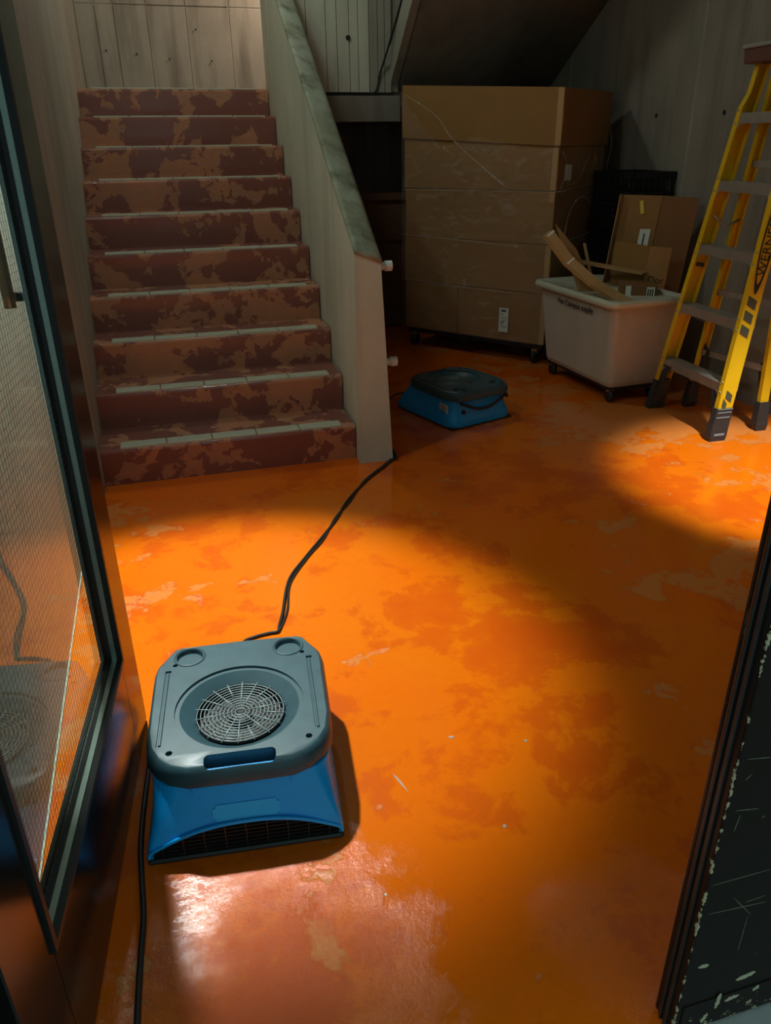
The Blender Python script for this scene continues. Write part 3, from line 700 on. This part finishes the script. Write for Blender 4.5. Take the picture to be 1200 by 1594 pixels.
# stretch film round the stack
fm = thing('stretch_wrap', 'wrinkled clear stretch film wound round the carton stack', 'plastic film', bloc(0.14), byaw)
def film_sheet(name, W, Hh, keep, place, nx=70, nz=70, seed=0):
    bm = bmesh.new(); V_ = {}
    rnd = random.Random(seed); ph = [rnd.uniform(0, 6) for _ in range(6)]
    def P(i, j):
        if (i, j) not in V_:
            a, b = i / nx, j / nz
            wv = .0025 * (math.sin(9 * a + 14 * b + ph[0]) + math.sin(23 * b - 6 * a + ph[1]) * .7 + math.sin(41 * a + 17 * b + ph[2]) * .4)
            V_[(i, j)] = bm.verts.new(place(a, b, .012 + abs(wv)))
        return V_[(i, j)]
    for i in range(nx):
        for j in range(nz):
            if keep((i + .5) / nx, (j + .5) / nz): bm.faces.new((P(i, j), P(i + 1, j), P(i + 1, j + 1), P(i, j + 1)))
    return obj(name, bm, 'film', fm, True)
FT = 1.675 - .14
film_sheet('front_film', bl, FT, lambda a, b: (b < .79 - .02 * math.sin(a * 9)) or (b < 1.0 - .62 * a ** .8 * 1.0 and a < .42) or (a < .05 and b < .99), lambda a, b, o_: (-.018 + (bl + .026) * a, -.018 - o_ * .6, FT * b), seed=1)
def hole(a, b):
    aa = (a - .52) / .33; bb = (b - .475) / .105
    return not (aa * aa + (bb if bb > -.55 else bb * 4) ** 2 < 1)
film_sheet('side_film', BD, FT, lambda a, b: hole(a, b) and b < .785 - .12 * max(0, math.sin(a * 11 + 1)), lambda a, b, o_: (bl + .010 + o_ * .6, -.012 + (BD + .02) * a, FT * b), seed=2)
def fe(name, pts, r): return tube(name, spline(pts, 6), r, 'film_edge', fm, 5)
xs = bl + .022
fe('film_fold', [(.02, -.03, FT - .03), (.25, -.03, FT * .90), (.40, -.032, FT * .80), (.62, -.03, FT * .70), (.80, -.03, FT * .625)], .0035)
fe('film_fold', [(-.01, -.03, .61 * FT), (.3, -.032, .612 * FT), (.7, -.03, .615 * FT), (bl + .02, -.03, .616 * FT), (xs, .3, .625 * FT), (xs, BD, .62 * FT)], .003)
fe('film_fold', [(-.01, -.03, .42 * FT), (.4, -.032, .413 * FT), (.9, -.03, .40 * FT)], .003)
fe('film_fold', [(-.01, -.03, .225 * FT), (.4, -.032, .215 * FT), (.95, -.03, .21 * FT)], .003)
fe('torn_edge', [(xs + .004, .52 * BD - .33 * BD, .43 * FT), (xs + .004, .25 * BD, .52 * FT), (xs + .004, .40 * BD, .575 * FT), (xs + .004, .60 * BD, .58 * FT), (xs + .004, .78 * BD, .53 * FT), (xs + .004, .84 * BD, .455 * FT), (xs + .004, .6 * BD, .425 * FT), (xs + .004, .2 * BD, .425 * FT)], .005)
fe('film_fold', [(xs, .05, .70 * FT), (xs, .14, .64 * FT), (xs, .30, .66 * FT), (xs, .48, .775 * FT), (xs, .55, .70 * FT)], .003)
fe('film_fold', [(xs, .02, .76 * FT), (xs, .10, .70 * FT), (xs, .02, .62 * FT)], .0028)
fe('film_tail', [(xs, BD + .02, .86 * FT), (xs + .02, BD + .04, .78 * FT), (xs, BD + .03, .66 * FT), (xs + .03, BD + .05, .58 * FT)], .004)

# ------------------------------------------------------------------ cream wheeled bin
bn = thing('laundry_bin', 'cream plastic wheeled bin full of scrap cardboard', 'bin', (2.30, 3.67, 0), R(3))
# local: x to the right (away from left face), y away; rim corners about .50 x .86
BW, BL_ = 0.50, 0.85
bm = bmesh.new()
outer = [rrect(.085, BW - .065, .065, BL_ - .075, .095, .03), rrect(.072, BW - .055, .055, BL_ - .065, .12, .045), rrect(.02, BW - .02, .015, BL_ - .02, .57, .05)]
inner = [rrect(.026, BW - .026, .021, BL_ - .026, .57, .045), rrect(.085, BW - .07, .068, BL_ - .078, .12, .035)]
loft(bm, outer + inner); obj('tub', bm, 'bin', bn)
bm = bmesh.new()
loft(bm, [rrect(.018, BW - .018, .013, BL_ - .018, .545, .05), rrect(-.008, BW + .008, -.012, BL_ + .008, .552, .06), rrect(-.012, BW + .012, -.016, BL_ + .012, .572, .065), rrect(-.004, BW + .004, -.008, BL_ + .004, .588, .06), rrect(.020, BW - .02, .015, BL_ - .02, .588, .05), rrect(.028, BW - .028, .023, BL_ - .028, .572, .045)]); obj('rim', bm, 'rim', bn, True)
box('chassis', .09, BW - .07, .07, BL_ - .08, .075, .096, 'dark', bn, .003, 1)
for x in (.12, BW - .10):
    for y in (.10, BL_ - .11):
        cs = tube('castor_wheel', [(x - .012, y, .036), (x + .012, y, .036)], .036, 'gasket', bn, 18)
        box('castor_fork', x - .018, x + .018, y - .014, y + .014, .06, .077, 'steel', cs)
tx = text_obj('stencilled_text', 'For Campus supply', .048, 'ink', bn, frame_mtx((.0195, .575, .490), (0.0, -1, 0), (-.10, 0, .45)), .0012)

# scrap cardboard in the bin
def slab_thing(name, label, cat, mat, quad, t, group=None):
    q = [Vector(p) for p in quad]; o0 = q[0].copy()
    tt = thing(name, label, cat, o0, 0, group)
    bm = bmesh.new(); quad_slab(bm, [p - o0 for p in q], t); obj('sheet', bm, mat, tt); return tt
def lrp(a, b, t): return tuple(a[i] + (b[i] - a[i]) * t for i in range(3))
# big open carton panel standing in the bin, with folded left flap
tl, tr_ = (2.735, 4.395, 1.072), (3.085, 4.13, 1.064)
bl_, br_ = (2.66, 4.36, .16), (2.72, 4.10, .13)
bl_ = (2.60, 4.30, .13); br_ = (2.76, 4.02, .13)
bp = thing('flattened_carton', 'large flattened carton standing upright in the bin against the wall', 'cardboard', (0, 0, 0), 0, 'scrap cardboard in the bin')
P0, P1 = (2.700, 4.395, .13), (2.76, 4.35, .13)
T0, T1 = Vector((2.735, 4.392, 1.070)), Vector((3.02, 4.150, 1.066)); TM = T0.lerp(T1, .62); T2 = Vector((3.065, 4.105, 1.058))
dn = Vector((-.16, -.09, -.93))
for nm_, a, b, mat in (('panel', T0, TM, 'card'), ('side_panel', TM + Vector((.002, -.002, 0)), T2, 'card3')):
    bm = bmesh.new(); z_ = dn * (.93 if nm_ == 'panel' else .56); quad_slab(bm, [a + z_, b + z_ * 1.0, b, a], .006); obj(nm_, bm, mat, bp)
fl0 = T0 + Vector((-.035, -.03, .006)); bm = bmesh.new(); quad_slab(bm, [fl0 + dn * .9, T0 + dn * .9, T0, fl0], .005); obj('flap', bm, 'card2', bp)
ax = (T1 - T0).normalized(); up_ = (-dn).normalized(); nrm = ax.cross(up_).normalized()
if nrm.y > 0: nrm = -nrm
def onpan(s, dz, off=.009): return T0 + ax * s + dn * (dz / .93) + nrm * off
tp_ = bmesh.new(); quad_slab(tp_, [onpan(.128, .105), onpan(.148, .10), onpan(.128, .028), onpan(.108, .033)], .002); obj('tape_strip', tp_, 'ylw_tape', bp)['label'] = 'short strip of yellow tape'
tp_ = bmesh.new(); quad_slab(tp_, [onpan(.145, .29), onpan(.205, .29), onpan(.205, .185), onpan(.145, .185)], .002); L_ = obj('label_sheet', tp_, 'paper', bp); L_['label'] = 'white paper label'
tp_ = bmesh.new(); quad_slab(tp_, [onpan(.170, .28, .012), onpan(.178, .28, .012), onpan(.178, .21, .012), onpan(.170, .21, .012)], .001); obj('print_line', tp_, 'ink', L_)
# smaller open box in front
sb = thing('open_carton', 'smaller open carton with dark lettering in front of the flattened one', 'cardboard', (0, 0, 0), 0, 'scrap cardboard in the bin')
a0, a1, a2 = Vector((2.652, 4.275, .826)), Vector((2.735, 4.045, .815)), Vector((2.855, 4.005, .805))
dn2 = Vector((-.03, -.02, -.62))
bm = bmesh.new(); quad_slab(bm, [a0 + dn2, a1 + dn2, a1, a0], .005); obj('side', bm, 'card', sb)
bm = bmesh.new(); quad_slab(bm, [a1 + dn2 + Vector((-.02, 0, 0)), a2 + dn2 + Vector((-.03, .0, 0)), a2, a1], .005); obj('end_panel', bm, 'card2', sb)
ex = (a2 - a1).normalized(); ez = (-dn2).normalized(); en = ex.cross(ez).normalized()
pt = a1 + ex * .012 + dn2 * .325
if en.y > 0: en = -en
text_obj('lettering', 'Doc', .056, 'ink', sb, frame_mtx(pt + en * .0065, ex, ez), .001)
# dark box with stickers below, thin edge-on sheet
db = thing('dark_carton', 'dark carton low in the bin with a barcode sticker', 'cardboard', (2.50, 3.93, 0.13), R(-28), 'scrap cardboard in the bin')
box('carton_body', 0, .195, 0, .16, 0, .50, 'card3', db, .004, 1)
L_ = box('barcode_sticker', .145, .188, -.0025, -.0005, .395, .490, 'paper', db); L_['label'] = 'white sticker with black bars'
for k in range(3): box('bar', .150 + k * .012, .157 + k * .012, -.0035, -.0025, .40, .48, 'ink', L_)
box('small_sticker', .03, .06, -.0025, -.0005, .43, .495, 'paper', db)
slab_thing('cardboard_sheet', 'thin cardboard sheet lying edge-on across the bin contents', 'cardboard', 'card2', [(2.42, 4.36, .700), (2.66, 3.98, .668), (2.73, 4.03, .668), (2.50, 4.41, .700)], .008, 'scrap cardboard in the bin')
# long bent strip sticking out to the left
bs = thing('bent_strip', 'long bent tan cardboard strip sticking out of the bin to the left', 'cardboard', (0, 0, 0), 0, 'scrap cardboard in the bin')
cl_ = [Vector((2.128, 4.11, .905)), Vector((2.215, 4.0, .760)), Vector((2.30, 3.86, .665)), Vector((2.39, 3.80, .602)), Vector((2.47, 3.72, .55))]
wd = [.048, .050, .046, .052, .056]
side = Vector((.80, .10, .55)).normalized(); th = Vector((.3, -.6, .2)).normalized()
bm = bmesh.new(); rings = []
for p, w_ in zip(cl_, wd):
    rings.append([p - side * w_ * .5, p + side * w_ * .5, p + side * w_ * .5 - th * .03, p - side * w_ * .5 - th * .03])
loft(bm, rings); obj('strip', bm, 'card2', bs)
for k in (0, 1):
    p = cl_[k]; w_ = wd[k]; bm = bmesh.new(); d_ = (cl_[k + 1] - p).normalized() * (.012 if k == 0 else -.010)
    quad_slab(bm, [p - side * w_ * .52 + th * .002, p + side * w_ * .52 + th * .002, p + side * w_ * .52 + d_ + th * .002, p - side * w_ * .52 + d_ + th * .002], .002); obj('end_tape', bm, 'paper', bs)
slab_thing('cardboard_offcut', 'pointed brown cardboard offcut behind the bent strip in the bin', 'cardboard', 'card', [(2.36, 4.10, .52), (2.46, 4.06, .52), (2.345, 4.19, .80), (2.255, 4.30, .93)], .006, 'scrap cardboard in the bin')
slab_thing('narrow_offcut', 'narrow pale cardboard sliver leaning beside the pointed offcut', 'cardboard', 'card2', [(2.50, 4.20, .50), (2.518, 4.19, .50), (2.445, 4.26, .82), (2.430, 4.27, .82)], .006, 'scrap cardboard in the bin')

# ------------------------------------------------------------------ black lattice crates against the wall
def make_crate():
    t = thing('plastic_crate', 'x', 'crate')
    W, D_, h = .46, .30, .295
    box('crate_base', 0, D_, 0, W, 0, .02, 'dark', t)
    for (x0, x1, y0, y1) in ((0, .012, 0, W), (D_ - .012, D_, 0, W), (0.012, D_ - .012, 0, .012), (0.012, D_ - .012, W - .012, W)):
        bm = bmesh.new()
        for z in (.02, .095, .17, .262): boxm(bm, x0, x1, y0, y1, z, z + (.012 if z < .2 else .033))
        nn = 16 if (y1 - y0) > .1 else 9
        for k in range(nn):
            if (y1 - y0) > .1: yy = y0 + (y1 - y0 - .008) * k / (nn - 1); boxm(bm, x0 + .002, x1 - .002, yy, yy + .008, .02, .29)
            else: xx = x0 + (x1 - x0 - .008) * k / (nn - 1); boxm(bm, xx, xx + .008, y0 + .002, y1 - .002, .02, .29)
        obj('lattice_side', bm, 'dark', t)
    return t
cr = make_crate(); cr['group'] = 'black crates stacked by the wall'
for i, lab in enumerate(('lowest black lattice crate stacked behind the bin', 'second black lattice crate up behind the bin', 'third black lattice crate up behind the bin', 'topmost black lattice crate, its grid showing above the cardboard')):
    o = cr if i == 0 else copy_tree(cr)
    o['label'] = lab; o.location = (2.828, 4.445, .298 * i)

# ------------------------------------------------------------------ step ladder
LA = Vector((2.543, 3.039, 0)); LY = .032; LW, LL, LT = .585, .139, .062
ld = thing('step_ladder', 'yellow fibreglass step ladder standing half open by the right wall', 'ladder', LA, -LY)
# local: x = lean direction (towards wall), y = across from the near rail to the far rail
def rail_pt(side, z, dx=0.0, dy=0.0):
    y = LT * z if side == 0 else LW - LT * z
    return Vector((LL * z + dx, y + dy, z))
WEB, FLG, TK2 = .082, .030, .006
for side in (0, 1):
    sg = 1 if side == 0 else -1      # flanges point inwards
    bm = bmesh.new(); rings = []
    for z in (.155, 1.50, 1.56, 1.70):
        cut = 0.0 if z <= 1.50 else .022
        prof = [(cut, 0), (WEB, 0), (WEB, FLG), (WEB - TK2, FLG), (WEB - TK2, TK2), (cut + TK2, TK2), (cut + TK2, FLG), (cut, FLG)]
        rings.append([rail_pt(side, z, px, sg * py) for px, py in prof])
    loft(bm, rings); rl = obj('front_rail', bm, 'yellow', ld)
    # boot
    bm = bmesh.new(); rings = []
    for z, gx, gy in ((0.0, .004, .004), (.02, .010, .006), (.10, .007, .005), (.165, .005, .004)):
        rings.append([rail_pt(side, z, px, sg * py) for px, py in ((-gx, -gy), (WEB + gx * .4, -gy), (WEB + gx * .4, FLG + gy), (-gx, FLG + gy))])
    loft(bm, rings); bt = obj('foot', bm, 'boot', ld)
    if side == 0:
        for z, hh, a, b in ((.118, .006, .0, .9), (.143, .005, .0, .95), (.160, .004, .0, 1.), (.028, .012, .15, .85)):
            bm = bmesh.new(); quad_slab(bm, [rail_pt(0, z, WEB * a, -.0055), rail_pt(0, z, WEB * b, -.0055), rail_pt(0, z + hh, WEB * b, -.0055), rail_pt(0, z + hh, WEB * a, -.0055)], .002); obj('foot_ridge', bm, 'bootline', bt)
    # knee brace in black under the bottom step
    bm = bmesh.new()
    p = [rail_pt(side, .05, .01, sg * .03), rail_pt(side, .285, .01, sg * .03), rail_pt(side, .275, .01, sg * .12), rail_pt(side, .21, .01, sg * .085)]
    quad_slab(bm, p if side == 0 else p[::-1], -.004); obj('knee_brace', bm, 'boot', ld)
    for k in range(5):
        zc = .262 + .2975 * k
        for dz in (-.02, .035 if k else .03):
            q = rail_pt(side, zc + dz, -.002, sg * .015)
            tube('rivet', [q + Vector((-.001, 0, 0)), q + Vector((.004, 0, 0))], .005, 'steel', rl, 8)
    # decals on the outside of the near rail
    if side == 0:
        def web(zc, a, off=-.0012): return rail_pt(0, zc, WEB * a, off)
        for z in (.53, .595, .66):
            bm = bmesh.new(); quad_slab(bm, [web(z, .10), web(z - .028, .72), web(z + .014, .72), web(z + .042, .10)], .0012); obj('stripe_decal', bm, 'decal', rl)
        for z, a0_, a1_ in ((.205, .30, .75), (.165, .2, .5)):
            bm = bmesh.new(); quad_slab(bm, [web(z + .012, a0_), web(z - .012, a1_), web(z + .024, a1_), web(z + .05, a0_)], .0012); obj('stripe_decal', bm, 'decal', rl)
        # oval outline and word
        bm = bmesh.new(); n_ = 40
        def oval(k, rx, rz):
            a = 2 * math.pi * k / n_; s = math.sin(a); c_ = math.cos(a)
            return web(.935 + rz * s, .46 + rx * c_ * (1 - .25 * s * s), -.0016)
        A_ = [bm.verts.new(oval(k, .42, .23)) for k in range(n_)]; B_ = [bm.verts.new(oval(k, .33, .185)) for k in range(n_)]
        for k in range(n_): bm.faces.new((A_[k], A_[(k + 1) % n_], B_[(k + 1) % n_], B_[k]))
        ex_ = bmesh.ops.extrude_face_region(bm, geom=list(bm.faces)); 
        for v in [g_ for g_ in ex_['geom'] if isinstance(g_, bmesh.types.BMVert)]: v.co.y += .001
        obj('oval_decal', bm, 'boot', rl)
        ydir = (web(1.2, .5) - web(.8, .5)).normalized(); xdir = (web(1.0, .0) - web(1.0, 1.0)).normalized()
        text_obj('brand_lettering', 'WERNER', .062, 'boot', rl, frame_mtx(web(.785, .74, -.002), ydir, xdir), .0006)
# steps
for k in range(5):
    z = .285 + .2975 * k; sb_ = bmesh.new()
    a, b_ = rail_pt(0, z, .002, .004), rail_pt(1, z, .002, -.004)
    D_ = WEB + .002
    prof = [(0, 0), (0, -.045), (.004, -.045), (.004, -.005), (D_ - .004, -.005), (D_ - .004, -.04), (D_, -.04), (D_, 0)]
    A_ = [sb_.verts.new(a + Vector((px, 0, pz))) for px, pz in prof]; B_ = [sb_.verts.new(b_ + Vector((px, 0, pz))) for px, pz in prof]
    sb_.faces.new(A_[::-1]); sb_.faces.new(B_)
    for i in range(8): j = (i + 1) % 8; sb_.faces.new((A_[i], A_[j], B_[j], B_[i]))
    stp_ = obj('step', sb_, 'step', ld)
    for r_ in range(6):
        gx = .008 + r_ * .013
        bm = bmesh.new(); quad_slab(bm, [a + Vector((gx, .002, 0)), a + Vector((gx + .006, .002, 0)), b_ + Vector((gx + .006, -.002, 0)), b_ + Vector((gx, -.002, 0))], .0018); obj('tread_ridge', bm, 'step', stp_)
    for side in (0, 1):
        sg = 1 if side == 0 else -1; q = rail_pt(side, z - .04, .004, sg * .006); q2 = rail_pt(side, z - .04, .004, sg * .055); q3 = rail_pt(side, z - .095, .004, sg * .006)
        bm = bmesh.new(); vs = [bm.verts.new(p_ + Vector((o_, 0, 0))) for o_ in (0, .004) for p_ in (q, q2, q3)]
        bm.faces.new(vs[:3]); bm.faces.new(vs[3:][::-1])
        for i in range(3): j = (i + 1) % 3; bm.faces.new((vs[i], vs[j], vs[3 + j], vs[3 + i]))
        obj('step_bracket', bm, 'step', ld)
# rear rails
def rear_pt(side, z, dx=0.0, dy=0.0):
    f = z / 1.66
    x0 = .325 if side == 0 else .212
    x = x0 * (1 - f) + .325 * f
    y = (.075 + .055 * z) if side == 0 else (LW - .035 - .062 * z)
    return Vector((x + dx, y + dy, z))
for side in (0, 1):
    sg = 1 if side == 0 else -1
    bm = bmesh.new(); rings = []
    for z in (.14, 1.70):
        rings.append([rear_pt(side, z, px, sg * py) for px, py in ((0, 0), (.048, 0), (.048, .026), (.042, .026), (.042, .006), (.006, .006), (.006, .026), (0, .026))])
    loft(bm, rings); obj('rear_rail', bm, 'yellow', ld)
    bm = bmesh.new(); rings = []
    for z, g in ((0, .006), (.03, .010), (.15, .005)):
        rings.append([rear_pt(side, z, px, sg * py) for px, py in ((-g, -g), (.048 + g, -g), (.048 + g, .026 + g), (-g, .026 + g))])
    loft(bm, rings); obj('foot', bm, 'boot', ld)
    bm = bmesh.new(); p = [rear_pt(side, .05, .02, sg * .02), rear_pt(side, .36, .02, sg * .02), rear_pt(side, .33, .02, sg * .07), rear_pt(side, .30, .02, sg * .075)]
    quad_slab(bm, p if side == 0 else p[::-1], -.003); obj('rear_brace', bm, 'boot', ld)
for z in (.30, .62, 1.24):
    a, b_ = rear_pt(0, z, .012, .006), rear_pt(1, z, .012, -.006)
    bm = bmesh.new(); quad_slab(bm, [a, b_, b_ + Vector((0, 0, .030)), a + Vector((0, 0, .030))], .012); obj('rear_crossbar', bm, 'step', ld)
for side in (0, 1):
    sg = 1 if side == 0 else -1
    a, b_ = rail_pt(side, 1.02, .03, sg * .032), rear_pt(side, 1.0, .02, sg * .03); mid = (a + b_) / 2 + Vector((0, 0, -.05))
    tube('spreader', [a, mid, b_], .006, 'steel', ld, 6)
    q = rail_pt(side, .78, .03, sg * .012); tube('clip', [q, q + Vector((.03, sg * .02, -.005))], .010, 'boot', ld, 8)
# moulded top
a, b_ = rail_pt(0, 1.68, -.03, -.02), rail_pt(1, 1.68, -.03, .02)
bm = bmesh.new(); W2 = .20
rings = [[a + Vector((0, 0, 0)), a + Vector((W2, 0, 0)), b_ + Vector((W2, 0, 0)), b_ + Vector((0, 0, 0))], [a + Vector((-.004, -.004, .06)), a + Vector((W2 + .004, -.004, .06)), b_ + Vector((W2 + .004, .004, .06)), b_ + Vector((-.004, .004, .06))]]
loft(bm, rings); bev(bm, .006, 2); tc_ = obj('top_cap', bm, 'red_cap', ld)
bm = bmesh.new(); loft(bm, [[p_ + Vector((0, 0, .0)) for p_ in (a + Vector((-.012, -.012, .06)), a + Vector((W2 + .012, -.012, .06)), b_ + Vector((W2 + .012, .012, .06)), b_ + Vector((-.012, .012, .06)))], [p_ for p_ in (a + Vector((-.012, -.012, .078)), a + Vector((W2 + .012, -.012, .078)), b_ + Vector((W2 + .012, .012, .078)), b_ + Vector((-.012, .012, .078)))]]); bev(bm, .005, 2); obj('cap_tray', bm, 'step', tc_)

# ------------------------------------------------------------------ things in the dark recess
cb = thing('wooden_crate', 'dim brown wooden crate in the dark recess under the landing', 'crate', (1.55, 6.15, 0), R(-6))
box('crate_body', .01, .49, .01, .39, .02, 1.0, 'wood', cb)
for z in (.02, .36, .68, .97): box('slat', 0, .5, -.012, .01, z, z + .05, 'wood', cb)
for x in (0, .45): box('post', x, x + .05, -.014, .012, 0, 1.02, 'wood', cb)

# ------------------------------------------------------------------ ceiling spotlights (out of frame)
for lab, p, aim in (('white can spotlight on the ceiling above the stair foot', LAMP_A, AIM_A), ('white can spotlight on the ceiling above the ladder side', LAMP_B, AIM_B)):
    d_ = (aim - p).normalized(); t = thing('ceiling_spotlight', lab, 'lamp', p, 0, 'ceiling spotlights')
    mt_ = d_.to_track_quat('Z', 'Y').to_matrix().to_4x4()
    bm = bmesh.new()
    rg = [[(r * math.cos(2 * math.pi * k / 24), r * math.sin(2 * math.pi * k / 24), z) for k in range(24)] for r, z in ((.02, -.14), (.04, -.13), (.047, -.02), (.049, -.012), (.043, -.012), (.036, -.10))]
    loft(bm, rg); bm.transform(mt_); obj('can', bm, 'lampcan', t)
    bm = bmesh.new(); cyl_m(bm, (0, 0), .033, -.085, -.08, 20); bm.transform(mt_); obj('lens', bm, 'lens', t)
    tube('stem', [d_ * -.13, Vector((d_.x * -.13, d_.y * -.13, 2.72 - p.z))], .012, 'lampcan', t, 8)

# ------------------------------------------------------------------ paint flecks on the floor
def fleck(label, x, y, r, mat='paper', ang=0, asp=1.0):
    bm = bmesh.new(); n = 8; top = []; bot = []
    for k in range(n):
        a = 2 * math.pi * k / n; rr_ = r * random.uniform(.6, 1.2); px, py = rr_ * math.cos(a) * asp, rr_ * math.sin(a)
        qx, qy = px * math.cos(ang) - py * math.sin(ang), px * math.sin(ang) + py * math.cos(ang)
        top.append(bm.verts.new((qx * .9, qy * .9, .0012))); bot.append(bm.verts.new((qx, qy, 0)))
    bm.faces.new(top); bm.faces.new(bot[::-1])
    for k in range(n): bm.faces.new((bot[k], bot[(k + 1) % n], top[(k + 1) % n], top[k]))
    o = obj('paint_fleck', bm, mat); o.location = (x, y, 0); tag(o, label, 'debris', 'loose flecks on the floor')
M['fleck'] = simple('grey_flake', (0.45, 0.32, 0.24), 0.7)
fleck('largest pale paint fleck on the open floor right of the near air mover', .566, 1.417, .008, 'fleck')
fleck('small grey fleck nearest the dark right side of the floor', .741, 1.352, .005, 'fleck')
fleck('pale fleck on the floor towards the chipped door edge', .579, 1.119, .006, 'fleck')
fleck('long thin pale scratch-like sliver beside the air mover shadow', .397, 1.305, .0035, 'fleck', R(-75), 9)
fleck('tiny white fleck in front of the air mover shadow', .279, 1.028, .003, 'paper')
